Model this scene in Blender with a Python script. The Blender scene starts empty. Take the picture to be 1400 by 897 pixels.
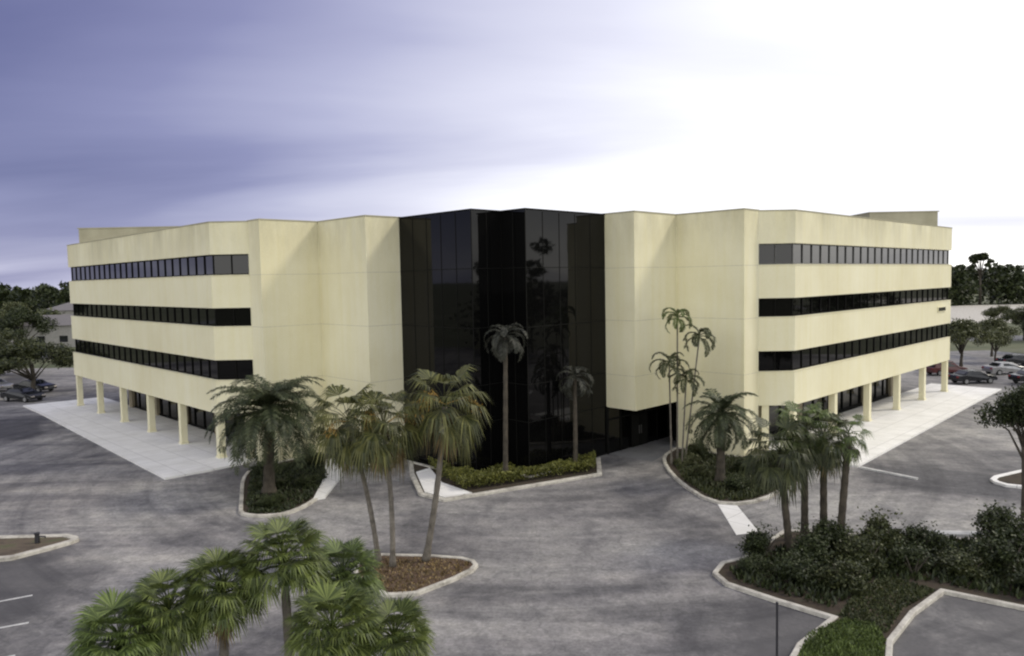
import bpy, math, random
from mathutils import Vector, Matrix, noise
S = bpy.context.scene
COL = S.collection
R = random.Random(7)
rad = math.radians

# ------------------------------------------------------------------ camera
CAMZ, FPX, PITCH, ROLL = 12.0, 1022.05, rad(3.7106), rad(-1.0791)
cam = bpy.data.cameras.new('camera')
cam.sensor_width = 36.0
cam.lens = FPX / 1400 * 36
cam.clip_end = 6000
cam.clip_start = 0.2
co = bpy.data.objects.new('camera', cam)
COL.objects.link(co)
co.matrix_world = Matrix.Translation((0, 0, CAMZ)) @ Matrix.Rotation(math.pi / 2 - PITCH, 4, 'X') @ Matrix.Rotation(ROLL, 4, 'Z')
S.camera = co


def survey(x, y, z=0.0):
    """photo pixel -> point of the horizontal plane at height z"""
    x -= 700; y -= 448.5
    a = (x * math.cos(ROLL) + y * math.sin(ROLL)) / FPX
    b = -(-x * math.sin(ROLL) + y * math.cos(ROLL)) / FPX
    Y = math.cos(PITCH) + b * math.sin(PITCH)
    Z = -math.sin(PITCH) + b * math.cos(PITCH)
    t = (z - CAMZ) / Z
    return Vector((a * t, Y * t, z))


# ------------------------------------------------------------------ materials
def new_mat(name):
    m = bpy.data.materials.new(name); m.use_nodes = True
    nt = m.node_tree
    b = nt.nodes['Principled BSDF']
    return m, nt, b


def N(nt, t, **k):
    n = nt.nodes.new(t)
    for a, v in k.items():
        if a in n.inputs: n.inputs[a].default_value = v
        else: setattr(n, a, v)
    return n


def ramp(nt, fac, stops):
    r = N(nt, 'ShaderNodeValToRGB')
    e = r.color_ramp.elements
    while len(e) < len(stops): e.new(0.5)
    for i, (p, c) in enumerate(stops):
        e[i].position = p; e[i].color = (*c, 1)
    nt.links.new(fac, r.inputs[0])
    return r.outputs[0]


def mixc(nt, fac, a, b, blend='MIX'):
    m = N(nt, 'ShaderNodeMix', data_type='RGBA', blend_type=blend)
    for s, v in ((m.inputs[0], fac), (m.inputs[6], a), (m.inputs[7], b)):
        if hasattr(v, 'is_linked'): nt.links.new(v, s)
        elif isinstance(v, (int, float)): s.default_value = v
        else: s.default_value = (*v, 1)
    return m.outputs[2]


def pos(nt, scale=(1, 1, 1), rot=(0, 0, 0)):
    g = N(nt, 'ShaderNodeNewGeometry')
    mp = N(nt, 'ShaderNodeMapping')
    mp.inputs['Scale'].default_value = scale
    mp.inputs['Rotation'].default_value = rot
    nt.links.new(g.outputs['Position'], mp.inputs[0])
    return mp.outputs[0]


def noi(nt, vec, scale, detail=4, rough=.55, dist=0.):
    n = N(nt, 'ShaderNodeTexNoise', Scale=scale, Detail=detail, Roughness=rough, Distortion=dist)
    nt.links.new(vec, n.inputs['Vector'])
    return n.outputs['Fac']


def bump(nt, b, h, strength, dist=.02):
    n = N(nt, 'ShaderNodeBump', Strength=strength, Distance=dist)
    nt.links.new(h, n.inputs['Height'])
    nt.links.new(n.outputs[0], b.inputs['Normal'])


def mat_noise(name, c1, c2, scale=1.5, rough=.85, bs=.3, c3=None, fine=30):
    m, nt, b = new_mat(name)
    v = pos(nt)
    f = noi(nt, v, scale, 6, .6)
    stops = [(.32, c1), (.68, c2)] if c3 is None else [(.3, c1), (.5, c2), (.72, c3)]
    c = ramp(nt, f, stops)
    g = noi(nt, v, fine, 3)
    c = mixc(nt, .35, c, ramp(nt, g, [(.3, (.35, .35, .35)), (.7, (.65, .65, .65))]), 'OVERLAY')
    nt.links.new(c, b.inputs['Base Color'])
    b.inputs['Roughness'].default_value = rough
    bump(nt, b, g, bs)
    return m


def mat_wall():
    m, nt, b = new_mat('cream_stucco')
    v = pos(nt)
    big = noi(nt, v, .16, 5, .6)
    c = ramp(nt, big, [(.3, (.70, .655, .445)), (.7, (.79, .755, .555))])
    # rain streaks : stretched noise, grime that has its own shape
    st = noi(nt, pos(nt, (1.3, 1.3, .07)), 1.6, 5, .65)
    c = mixc(nt, .3, c, ramp(nt, st, [(.3, (.36, .35, .3)), (.55, (.5, .5, .5)), (.8, (.54, .54, .53))]), 'OVERLAY')
    # dirt washed down from the coping
    sep = N(nt, 'ShaderNodeSeparateXYZ'); nt.links.new(v, sep.inputs[0])
    mr = N(nt, 'ShaderNodeMapRange'); mr.inputs[1].default_value = 13.2; mr.inputs[2].default_value = 16.4
    nt.links.new(sep.outputs[2], mr.inputs[0])
    mu = N(nt, 'ShaderNodeMath', operation='MULTIPLY'); nt.links.new(mr.outputs[0], mu.inputs[0])
    nt.links.new(ramp(nt, noi(nt, pos(nt, (1, 1, .3)), .35, 6, .7), [(.38, (0, 0, 0)), (.7, (1, 1, 1))]), mu.inputs[1])
    mm = N(nt, 'ShaderNodeMath', operation='MULTIPLY'); nt.links.new(mu.outputs[0], mm.inputs[0]); mm.inputs[1].default_value = .85
    c = mixc(nt, mm.outputs[0], c, (.42, .39, .25))
    g = noi(nt, v, 9, 6, .7)
    c = mixc(nt, .3, c, ramp(nt, g, [(.3, (.4, .4, .4)), (.7, (.6, .6, .6))]), 'OVERLAY')
    nt.links.new(c, b.inputs['Base Color'])
    b.inputs['Roughness'].default_value = .9
    bump(nt, b, noi(nt, v, 25, 4, .7), .5, .02)
    return m


def mat_glass(name, col=(.006, .006, .007), rough=.04, ior=1.5):
    m, nt, b = new_mat(name)
    v = pos(nt)
    b.inputs['Base Color'].default_value = (*col, 1)
    b.inputs['IOR'].default_value = ior
    b.inputs['Roughness'].default_value = rough
    # slight unevenness of the panes
    bump(nt, b, noi(nt, pos(nt, (1, 1, .4)), .8, 2), .12, .02)
    return m


def mat_asphalt():
    m, nt, b = new_mat('weathered_asphalt')
    v = pos(nt)
    big = noi(nt, v, .085, 5, .6, .6)
    mid = noi(nt, v, .45, 6, .65, .4)
    fine = noi(nt, v, 7, 5, .75)
    c = ramp(nt, big, [(.38, (.09, .088, .092)), (.48, (.215, .208, .202)), (.64, (.30, .292, .275))])
    c = mixc(nt, .62, c, ramp(nt, mid, [(.3, (.2, .2, .22)), (.48, (.5, .5, .5)), (.7, (.7, .69, .66))]), 'OVERLAY')
    c = mixc(nt, .8, c, ramp(nt, fine, [(.3, (.3, .3, .3)), (.7, (.68, .68, .68))]), 'OVERLAY')
    # tyre tracks : long stretched stains across the drive
    tr = noi(nt, pos(nt, (.06, .6, 1), (0, 0, rad(-22))), 1.0, 4, .6, .4)
    c = mixc(nt, .5, c, ramp(nt, tr, [(.36, (.3, .3, .32)), (.56, (.52, .52, .52))]), 'OVERLAY')
    tl = noi(nt, pos(nt, (.05, .8, 1), (0, 0, rad(46))), 1.0, 5, .65, .5)
    sx_ = N(nt, 'ShaderNodeSeparateXYZ'); nt.links.new(v, sx_.inputs[0])
    ml = N(nt, 'ShaderNodeMapRange'); ml.inputs[1].default_value = -12; ml.inputs[2].default_value = -20; nt.links.new(sx_.outputs[0], ml.inputs[0])
    ml2 = N(nt, 'ShaderNodeMath', operation='MULTIPLY'); nt.links.new(ml.outputs[0], ml2.inputs[0]); ml2.inputs[1].default_value = .8
    c = mixc(nt, ml2.outputs[0], c, ramp(nt, tl, [(.34, (.3, .3, .32)), (.52, (.5, .5, .5)), (.7, (.62, .61, .58))]), 'OVERLAY')
    # oil spots
    vo = N(nt, 'ShaderNodeTexVoronoi', Scale=.33, Randomness=1.0); nt.links.new(v, vo.inputs['Vector'])
    sp = ramp(nt, vo.outputs['Distance'], [(.0, (1, 1, 1)), (.17, (0, 0, 0))])
    sm = N(nt, 'ShaderNodeMath', operation='MULTIPLY'); nt.links.new(sp, sm.inputs[0]); nt.links.new(mid, sm.inputs[1])
    c = mixc(nt, sm.outputs[0], c, (.07, .07, .08))
    gr = noi(nt, pos(nt, (1, 1, 1), (0, 0, .3)), 1.9, 9, .75, .2)
    c = mixc(nt, .75, c, ramp(nt, gr, [(.32, (.28, .28, .29)), (.5, (.5, .5, .5)), (.66, (.68, .67, .68))]), 'OVERLAY')
    # darker asphalt patches with ragged edges
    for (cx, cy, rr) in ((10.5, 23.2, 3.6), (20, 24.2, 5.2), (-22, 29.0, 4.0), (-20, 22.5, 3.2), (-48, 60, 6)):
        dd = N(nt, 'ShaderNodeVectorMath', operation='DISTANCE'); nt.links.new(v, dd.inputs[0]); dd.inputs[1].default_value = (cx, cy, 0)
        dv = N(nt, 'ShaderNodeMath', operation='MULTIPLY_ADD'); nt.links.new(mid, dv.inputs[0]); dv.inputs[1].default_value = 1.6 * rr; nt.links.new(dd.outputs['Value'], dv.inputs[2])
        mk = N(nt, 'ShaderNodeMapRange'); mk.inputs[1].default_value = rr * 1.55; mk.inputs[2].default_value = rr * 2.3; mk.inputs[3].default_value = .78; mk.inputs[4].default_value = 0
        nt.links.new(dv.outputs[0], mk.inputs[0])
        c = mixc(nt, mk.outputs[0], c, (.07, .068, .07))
    # turning tracks : arcs worn round the front of the building
    da = N(nt, 'ShaderNodeVectorMath', operation='DISTANCE'); nt.links.new(v, da.inputs[0]); da.inputs[1].default_value = (1, 54, 0)
    cx_ = N(nt, 'ShaderNodeCombineXYZ'); nt.links.new(da.outputs['Value'], cx_.inputs[0])
    px_ = N(nt, 'ShaderNodeMath', operation='MULTIPLY'); nt.links.new(sx_.outputs[0], px_.inputs[0]); px_.inputs[1].default_value = .05; nt.links.new(px_.outputs[0], cx_.inputs[1])
    arc = noi(nt, cx_.outputs[0], .75, 5, .6, .35)
    c = mixc(nt, .7, c, ramp(nt, arc, [(.36, (.3, .3, .31)), (.5, (.5, .5, .5)), (.66, (.62, .61, .6))]), 'OVERLAY')
    # cracks
    vc = N(nt, 'ShaderNodeTexVoronoi', Scale=.21, feature='DISTANCE_TO_EDGE')
    wv = N(nt, 'ShaderNodeVectorMath', operation='ADD')
    nz = N(nt, 'ShaderNodeTexNoise', Scale=.8, Detail=4); nt.links.new(v, nz.inputs['Vector'])
    nt.links.new(v, wv.inputs[0]); nt.links.new(nz.outputs['Color'], wv.inputs[1]); nt.links.new(wv.outputs[0], vc.inputs['Vector'])
    ck = ramp(nt, vc.outputs['Distance'], [(.0, (.4, .4, .4)), (.005, (0, 0, 0))])
    c = mixc(nt, ck, c, (.06, .06, .06))
    nt.links.new(c, b.inputs['Base Color'])
    b.inputs['Roughness'].default_value = .82
    bump(nt, b, noi(nt, v, 40, 3, .7), .4, .01)
    return m


def mat_leaf(name, dark, light, rough=.5, trans=.15, hue=None):
    m, nt, b = new_mat(name)
    g = N(nt, 'ShaderNodeNewGeometry')
    c = ramp(nt, g.outputs['Random Per Island'], [(0, dark), (.6, tuple((a + q) / 2 for a, q in zip(dark, light))), (1, light)])
    cl = noi(nt, pos(nt), .9, 2)
    c = mixc(nt, .6, c, ramp(nt, cl, [(.35, (.36, .36, .36)), (.65, (.64, .64, .62))]), 'OVERLAY')
    nt.links.new(c, b.inputs['Base Color'])
    b.inputs['Roughness'].default_value = rough
    b.inputs['Specular IOR Level'].default_value = .35
    t = N(nt, 'ShaderNodeBsdfTranslucent'); nt.links.new(c, t.inputs[0])
    mx = N(nt, 'ShaderNodeMixShader'); mx.inputs[0].default_value = trans
    nt.links.new(b.outputs[0], mx.inputs[1]); nt.links.new(t.outputs[0], mx.inputs[2])
    nt.links.new(mx.outputs[0], nt.nodes['Material Output'].inputs[0])
    return m


def mat_plain(name, c, rough=.6, metal=0.):
    m, nt, b = new_mat(name)
    f = noi(nt, pos(nt), 4, 5, .6)
    cc = ramp(nt, f, [(.3, tuple(x * .8 for x in c)), (.7, tuple(min(1, x * 1.12) for x in c))])
    nt.links.new(cc, b.inputs['Base Color'])
    b.inputs['Roughness'].default_value = rough
    b.inputs['Metallic'].default_value = metal
    return m


M = {}
M['wall'] = mat_wall()
M['glass'] = mat_glass('dark_mirror_glass', (.003, .003, .003), .03, 1.31)
M['ribbon'] = mat_glass('ribbon_glass', (.008, .008, .009), .03, 1.55)
M['bronze'] = mat_plain('dark_bronze_frame', (.006, .006, .005), .8, .0); M['bronze'].node_tree.nodes['Principled BSDF'].inputs['Specular IOR Level'].default_value = .15
M['mull'] = mat_plain('reflection_pale_metal', (.10, .10, .095), .45, .2)  # plain metal; on the upper right mullions its pale tone imitates reflections
M['joint'] = mat_plain('sealant_joint', (.56, .53, .39), .9)
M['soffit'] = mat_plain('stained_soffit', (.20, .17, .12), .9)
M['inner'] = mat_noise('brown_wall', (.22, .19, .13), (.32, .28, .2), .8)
M['roof'] = mat_noise('roof_gravel', (.2, .2, .19), (.32, .31, .29), .3)
M['penthouse'] = mat_noise('olive_stucco', (.30, .28, .19), (.42, .395, .28), .4)
M['asphalt'] = mat_asphalt()
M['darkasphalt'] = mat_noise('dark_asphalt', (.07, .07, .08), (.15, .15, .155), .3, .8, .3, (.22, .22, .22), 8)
M['concrete'] = mat_noise('pale_concrete', (.72, .71, .67), (.84, .83, .80), .7, .85, .3, None, 12)
_nt = M['concrete'].node_tree; _b = _nt.nodes['Principled BSDF']; _l = _b.inputs['Base Color'].links[0].from_socket
_br = N(_nt, 'ShaderNodeTexBrick', offset=0.0); _br.inputs['Scale'].default_value = .55; _br.inputs['Mortar Size'].default_value = .012; _br.inputs['Brick Width'].default_value = 1.0; _br.inputs['Row Height'].default_value = 1.0
_nt.links.new(pos(_nt, (1, 1, 1), (0, 0, rad(45))), _br.inputs['Vector'])
_nt.links.new(mixc(_nt, _br.outputs['Fac'], _l, (.5, .49, .46)), _b.inputs['Base Color'])
M['kerb'] = mat_noise('old_kerb_concrete', (.27, .25, .215), (.48, .455, .395), 2.2, .85, .6, (.62, .595, .52), 9)
M['mulch'] = mat_noise('dark_mulch', (.018, .014, .01), (.05, .035, .022), 2.5, 1., 1., (.03, .035, .015), 14)
M['redmulch'] = mat_noise('red_brown_mulch', (.05, .03, .02), (.11, .07, .045), 2.5, 1., 1., (.07, .06, .035), 14)
M['soil'] = mat_noise('dry_soil', (.05, .04, .03), (.11, .085, .06), 1.2, 1., .8, (.08, .09, .04), 12)
M['lawn'] = mat_noise('far_grass', (.05, .065, .03), (.10, .11, .055), .05, 1., .3, (.15, .15, .10), .9)
M['paint'] = mat_noise('worn_white_paint', (.35, .35, .34), (.62, .62, .6), 2.0, .8, .2, None, 14)
M['trunk'] = mat_noise('palm_trunk', (.09, .08, .065), (.2, .18, .15), 3, .95, .8)
M['darktrunk'] = mat_noise('dark_palm_trunk', (.035, .03, .022), (.09, .075, .055), 3, .95, .8)
M['bark'] = mat_noise('tree_bark', (.04, .035, .028), (.1, .085, .065), 2.5, .95, .8)
M['leafdate'] = mat_leaf('date_palm_leaf', (.022, .032, .014), (.085, .10, .045))
M['leaffan'] = mat_leaf('fan_palm_leaf', (.035, .055, .012), (.15, .20, .055))
M['leafolive'] = mat_leaf('olive_fan_leaf', (.026, .034, .009), (.15, .15, .045))
M['leafgreen'] = mat_leaf('bright_palm_leaf', (.028, .044, .008), (.155, .19, .05))
M['leafgrey'] = mat_leaf('slender_palm_leaf', (.018, .020, .015), (.07, .072, .055))
M['leafdark'] = mat_leaf('dark_leaf', (.014, .021, .008), (.062, .078, .028))
M['leafmid'] = mat_leaf('mid_leaf', (.02, .028, .01), (.085, .095, .035))
M['leafpale'] = mat_leaf('pale_leaf', (.045, .055, .02), (.15, .16, .075))
M['leafhedge'] = mat_leaf('hedge_leaf', (.05, .06, .01), (.21, .21, .05))
M['deadleaf'] = mat_leaf('dead_frond', (.10, .07, .03), (.28, .2, .09))
M['flower'] = mat_leaf('orange_flower_spray', (.28, .15, .03), (.5, .36, .1))
M['black'] = mat_plain('black_rubber', (.02, .02, .02), .8)
M['carblack'] = mat_plain('dark_car_paint', (.015, .016, .018), .25)
M['carsilver'] = mat_plain('silver_car_paint', (.35, .35, .35), .3, .6)
M['carred'] = mat_plain('maroon_car_paint', (.10, .03, .03), .3)
M['carglass'] = mat_glass('car_glass', (.01, .012, .014))
M['lamp'] = mat_plain('lamp_lens', (.5, .45, .4), .2)
M['tail'] = mat_plain('tail_lens', (.25, .02, .02), .3)
M['steel'] = mat_plain('dark_steel_post', (.045, .045, .05), .5, .5)
M['white'] = mat_plain('pale_building', (.30, .29, .27), .8)
M['tile'] = mat_plain('grey_roof', (.16, .15, .15), .9)


# ------------------------------------------------------------------ mesh helpers
class MB:
    def __init__(s): s.v = []; s.f = []

    def add(s, vs, fs):
        o = len(s.v); s.v += [tuple(v) for v in vs]; s.f += [tuple(i + o for i in f) for f in fs]

    def box(s, a, b):
        x0, y0, z0 = a; x1, y1, z1 = b
        s.add([(x0, y0, z0), (x1, y0, z0), (x1, y1, z0), (x0, y1, z0), (x0, y0, z1), (x1, y0, z1), (x1, y1, z1), (x0, y1, z1)],
              [(0, 3, 2, 1), (4, 5, 6, 7), (0, 1, 5, 4), (1, 2, 6, 5), (2, 3, 7, 6), (3, 0, 4, 7)])

    def obox(s, c, ax, hx, hy, z0, z1):
        """box centred on c (x,y), long axis ax"""
        ax = Vector(ax[:2]).normalized(); ay = Vector((-ax.y, ax.x)); c = Vector(c[:2])
        p = [c - ax * hx - ay * hy, c + ax * hx - ay * hy, c + ax * hx + ay * hy, c - ax * hx + ay * hy]
        s.prism(p, z0, z1)

    def prism(s, poly, z0, z1):
        poly = [Vector(p[:2]) for p in poly]
        ar = sum(poly[i - 1].x * poly[i].y - poly[i].x * poly[i - 1].y for i in range(len(poly)))
        if ar < 0: poly = poly[::-1]
        n = len(poly)
        s.add([(p.x, p.y, z0) for p in poly] + [(p.x, p.y, z1) for p in poly],
              [tuple(range(n))[::-1], tuple(range(n, 2 * n))] + [(i, (i + 1) % n, n + (i + 1) % n, n + i) for i in range(n)])

    def strip(s, line, d0, d1, z0, z1, closed=False):
        """wall along a polyline between offsets d0 and d1 (to the left of travel)"""
        a = offset(line, d0, closed); b = offset(line, d1, closed); n = len(line)
        m = n if closed else n - 1
        s_ = len(s.v)
        vs = []
        for i in range(n):
            vs += [(a[i].x, a[i].y, z0), (b[i].x, b[i].y, z0), (b[i].x, b[i].y, z1), (a[i].x, a[i].y, z1)]
        fs = []
        for i in range(m):
            p, q = 4 * i, 4 * ((i + 1) % n)
            for k in range(4):
                fs.append((p + k, q + k, q + (k + 1) % 4, p + (k + 1) % 4))
        if not closed:
            fs += [(3, 2, 1, 0), (4 * n - 4, 4 * n - 3, 4 * n - 2, 4 * n - 1)]
        s.add(vs, fs)

    def tube(s, path, radii, n=8, cap=True):
        path = [Vector(p) for p in path]
        if not hasattr(radii, '__len__'): radii = [radii] * len(path)
        vs = []
        for i, p in enumerate(path):
            t = (path[min(i + 1, len(path) - 1)] - path[max(i - 1, 0)]).normalized()
            u = t.cross(Vector((0, 1, 0) if abs(t.y) < .9 else (1, 0, 0))).normalized(); w = t.cross(u)
            for k in range(n):
                a = 2 * math.pi * k / n
                vs.append(p + (u * math.cos(a) + w * math.sin(a)) * radii[i])
        fs = [(i * n + k, i * n + (k + 1) % n, (i + 1) * n + (k + 1) % n, (i + 1) * n + k) for i in range(len(path) - 1) for k in range(n)]
        if cap: fs += [tuple(range(n))[::-1], tuple(range((len(path) - 1) * n, len(path) * n))]
        s.add(vs, fs)

    def build(s, name, m, parent=None, smooth=False, recalc=False, bevel=0):
        me = bpy.data.meshes.new(name)
        me.from_pydata(s.v, [], s.f)
        if recalc or bevel:
            import bmesh
            bm = bmesh.new(); bm.from_mesh(me)
            bmesh.ops.remove_doubles(bm, verts=bm.verts, dist=1e-5)
            bmesh.ops.recalc_face_normals(bm, faces=bm.faces)
            bm.to_mesh(me); bm.free()
        me.materials.append(m)
        if smooth: me.polygons.foreach_set('use_smooth', [True] * len(me.polygons))
        me.update()
        o = bpy.data.objects.new(name, me); COL.objects.link(o)
        if bevel:
            b = o.modifiers.new('b', 'BEVEL'); b.width = bevel; b.segments = 2; b.limit_method = 'ANGLE'
        if parent: o.parent = parent
        return o


def offset(line, d, closed=False):
    line = [Vector(p[:2]) for p in line]; n = len(line); out = []
    for i in range(n):
        if closed or 0 < i < n - 1:
            t0 = (line[i] - line[i - 1]).normalized(); t1 = (line[(i + 1) % n] - line[i]).normalized()
        elif i == 0: t0 = t1 = (line[1] - line[0]).normalized()
        else: t0 = t1 = (line[-1] - line[-2]).normalized()
        n0 = Vector((-t0.y, t0.x)); n1 = Vector((-t1.y, t1.x))
        b = (n0 + n1)
        if b.length < 1e-6: out.append(line[i] + n0 * d); continue
        b.normalize(); out.append(line[i] + b * (d / max(.35, b.dot(n0))))
    return out


def tag(o, label=None, cat=None, group=None, kind=None):
    if label: o['label'] = label
    if cat: o['category'] = cat
    if group: o['group'] = group
    if kind: o['kind'] = kind
    return o


def empty(name, loc=(0, 0, 0), rz=0, **k):
    o = bpy.data.objects.new(name, None); COL.objects.link(o)
    o.empty_display_size = .3
    o.location = loc; o.rotation_euler = (0, 0, rz)
    return tag(o, **k)


def copy_tree(o, parent=None):
    c = o.copy(); COL.objects.link(c); c.parent = parent
    for ch in [x for x in bpy.data.objects if x.parent == o]: copy_tree(ch, c)
    return c


def struct(name, mb, m, **k):
    o = mb.build(name, m, **k); o['kind'] = 'structure'; return o


# ------------------------------------------------------------------ building
P = dict(A=(-20.19, 50.48), P=(-44.2, 74.95), B=(-17.61, 50.45), C=(-16.42, 49.23), D=(-13.35, 52.24), E=(-9.24, 48.04),
         F=(-7.38, 49.86), G=(-2.32, 44.70), H=(-0.57, 46.41), I=(0.90, 44.91), J=(6.34, 50.24), K=(8.0, 48.54), L=(11.46, 51.93),
         M=(15.03, 48.29), N=(16.41, 49.64), O=(18.82, 49.62), Q=(43.24, 73.57))
P = {k: Vector(v) for k, v in P.items()}
s2 = .5 ** .5
P['P2'] = P['P'] + Vector((s2, s2)) * 17
P['Q2'] = P['Q'] + Vector((-s2, s2)) * 17
RB1 = Vector((-11, 65.4)); RB2 = Vector((11, 65.2))
SF, R3B, R3T, R2B, R2T, R1B, R1T, TOP = 3.25, 5.50, 6.91, 9.15, 10.44, 12.62, 14.05, 16.19
bld = empty('office_building', (0, 48, 0), label='long cream office building with dark ribbon windows and a black glass centre', cat='building')
org = Vector((0, 48, 0))


def bpart(mb, name, m, parent=bld, **k):
    top = parent
    mb.v = [(x - org.x, y - org.y, z - org.z) for x, y, z in mb.v]
    return mb.build(name, m, parent, **k)


def along(line, step, start=None):
    """points and tangents spaced along each straight run"""
    for i in range(len(line) - 1):
        a, b = line[i], line[i + 1]; L = (b - a).length; n = max(1, round(L / step)); t = (b - a).normalized()
        for k in range(n + 1):
            if k == 0 and i > 0: continue
            yield a + t * (L * k / n), t


# ---- wings (travel left to right keeps the interior on the left side)
wingL = [P['P2'], P['P'], P['A'], P['B'], P['B'] + Vector((.5, 0))]
wingR = [P['N'] - Vector((.5, 0)), P['N'], P['O'], P['Q'], P['Q2']]
EPS = .02
for side, wl in (('left', wingL), ('right', wingR)):
    for z0, z1, nm in ((SF, R3B, 'spandrel'), (R3T, R2B, 'spandrel'), (R2T, R1B, 'spandrel'), (R1T, TOP, 'parapet')):
        m = MB(); m.strip(wl, 0, .55, z0, z1)
        sp = bpart(m, nm, M['wall'], recalc=True)
        if nm == 'parapet':
            m = MB(); m.strip(wl, -.03, .60, TOP, TOP + .07); bpart(m, 'coping', M['penthouse'], sp, recalc=True)
        else:
            # drip shadow groove / sill line above every window band
            m = MB(); m.strip(wl, -.035, .30, z1, z1 + .05); bpart(m, 'window_sill', M['wall'], sp, recalc=True)
    for z0, z1 in ((R3B, R3T), (R2B, R2T), (R1B, R1T)):
        m = MB(); m.strip(wl, .26, .36, z0 - .03, z1 + .03)
        w = bpart(m, 'ribbon_window', M['ribbon'] if z0 == R1B else M['glass'], recalc=True)
        m = MB()
        ln = offset(wl, .23)
        for p, t in along(ln[1:] if side == 'left' else ln[:-1], 1.45):
            m.obox(p, t, .028, .04, z0, z1)
        m.strip(wl, .19, .27, z0 + .055, z0 + .12); m.strip(wl, .19, .27, z1 - .07, z1 - .005)
        bpart(m, 'window_frame', M['mull'] if side == 'right' and z0 == R1B else M['bronze'], w)  # upper right frame coloured paler, standing in for bright reflections there
    # columns on the facade line
    if side == 'left':
        A0, A1 = P['A'], P['P']
        nd = Vector((s2, s2))
    else:
        A0, A1 = P['O'], P['Q']
        nd = Vector((-s2, s2))
    t = (A1 - A0).normalized(); L = (A1 - A0).length
    for k in range(6):
        c = A0 + t * (.35 + (L - .7) * k / 5) + nd * .32
        m = MB(); m.obox(c, t, .23, .23, 0, SF + .08); m.obox(c, t, .28, .28, 0.03, .28)
        bpart(m, 'column', M['wall'], recalc=False)
    # extra column at the inner corner of the chamfer
    c = (P['B'] if side == 'left' else P['N']) + Vector(((-.5 if side == 'left' else .5), .32))
    m = MB(); m.obox(c, (1, 0), .24, .24, 0, SF + .08); bpart(m, 'column', M['wall'])
    # recessed ground-floor storefront
    rec = offset(wl, 3.6)
    rl = rec[1:4] if side == 'left' else rec[1:4]
    if side == 'left': rl = [rec[1] + Vector((1, -1)) * 1.5, rec[2], Vector((-15.2, rec[2].y)),]
    else: rl = [Vector((15.0, rec[2].y)), rec[2], rec[3] + Vector((-1, -1)) * 1.5]
    m = MB(); m.strip(rl, 0, .12, .0, SF + .1); sf = bpart(m, 'storefront', M['glass'], recalc=True)
    m = MB()
    for p, t2 in along(rl, 1.9): m.obox(p, t2, .06, .09, 0, SF + .06)
    m.strip(rl, -.07, .05, 2.25, 2.37); m.strip(rl, -.07, .05, 0, .3)
    bpart(m, 'storefront_frame', M['bronze'], sf)
    for p, t2 in along(rl, 6.9):
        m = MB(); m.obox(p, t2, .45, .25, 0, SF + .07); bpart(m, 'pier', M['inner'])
    # end wall of the ground floor
    e = rl[0] if side == 'left' else rl[-1]
    far = P['P2'] if side == 'left' else P['Q2']
    m = MB(); q = [e, far + (Vector((-s2, -s2)) if side == 'left' else Vector((s2, -s2))) * 0]
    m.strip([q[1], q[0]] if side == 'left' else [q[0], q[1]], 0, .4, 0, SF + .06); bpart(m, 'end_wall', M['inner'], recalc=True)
    # soffit
    inn = offset(wl, .12)
    if side == 'left': poly = [inn[0], inn[1], inn[2], inn[3], P['C'] + Vector((.6, .9)), RB1 + Vector((0, -1))]
    else: poly = [RB2 + Vector((0, -1)), P['M'] + Vector((-.1, .9)), inn[1], inn[2], inn[3], inn[4]]
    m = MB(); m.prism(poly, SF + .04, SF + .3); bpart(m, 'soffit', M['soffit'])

# small dark sign at the far end of the right wing
t = (P['Q'] - P['O']).normalized()
c = P['O'] + t * 31.2 + Vector((s2, -s2)) * .05
m = MB(); m.obox(c, t, 1.15, .045, R2B - .98, R2B - .5)
sg = bpart(m, 'wall_sign', M['wall'])
m = MB()
for k in range(7):
    m.obox(c + t * (-.95 + k * .31) + Vector((s2, -s2)) * .045, t, .11, .02, R2B - .9, R2B - .58)
bpart(m, 'lettering', M['bronze'], sg)
tag(sg, label='small sign with dark lettering near the far end')

# ---- saw-tooth solid walls
def solid(keys, z0, name='wall', pre=None, post=None):
    ln = [P[k] for k in keys]
    if pre: ln = [pre] + ln
    if post: ln = ln + [post]
    m = MB(); m.strip(ln, 0, .5, z0, TOP + .02); w = bpart(m, name, M['wall'], recalc=True)
    m = MB(); m.strip(ln, -.03, .55, TOP + .02, TOP + .10); bpart(m, 'coping', M['penthouse'], w, recalc=True)
    for z in (R3B, R2B, R1B):
        if z > z0:
            m = MB(); m.strip(ln, -.010, .05, z, z + .028); bpart(m, 'panel_joint', M['joint'], w, recalc=True)
    return w


solid('BCDEF', 0, 'sawtooth_wall', post=P['F'] + Vector((s2, s2)) * .0 + Vector((.3, .3)))
solid('JKL', SF, 'corner_block_wall', pre=P['J'] + Vector((-.25, .25)))
solid('LMN', 0, 'sawtooth_wall', pre=P['L'] + Vector((-.02, .02)))
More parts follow.
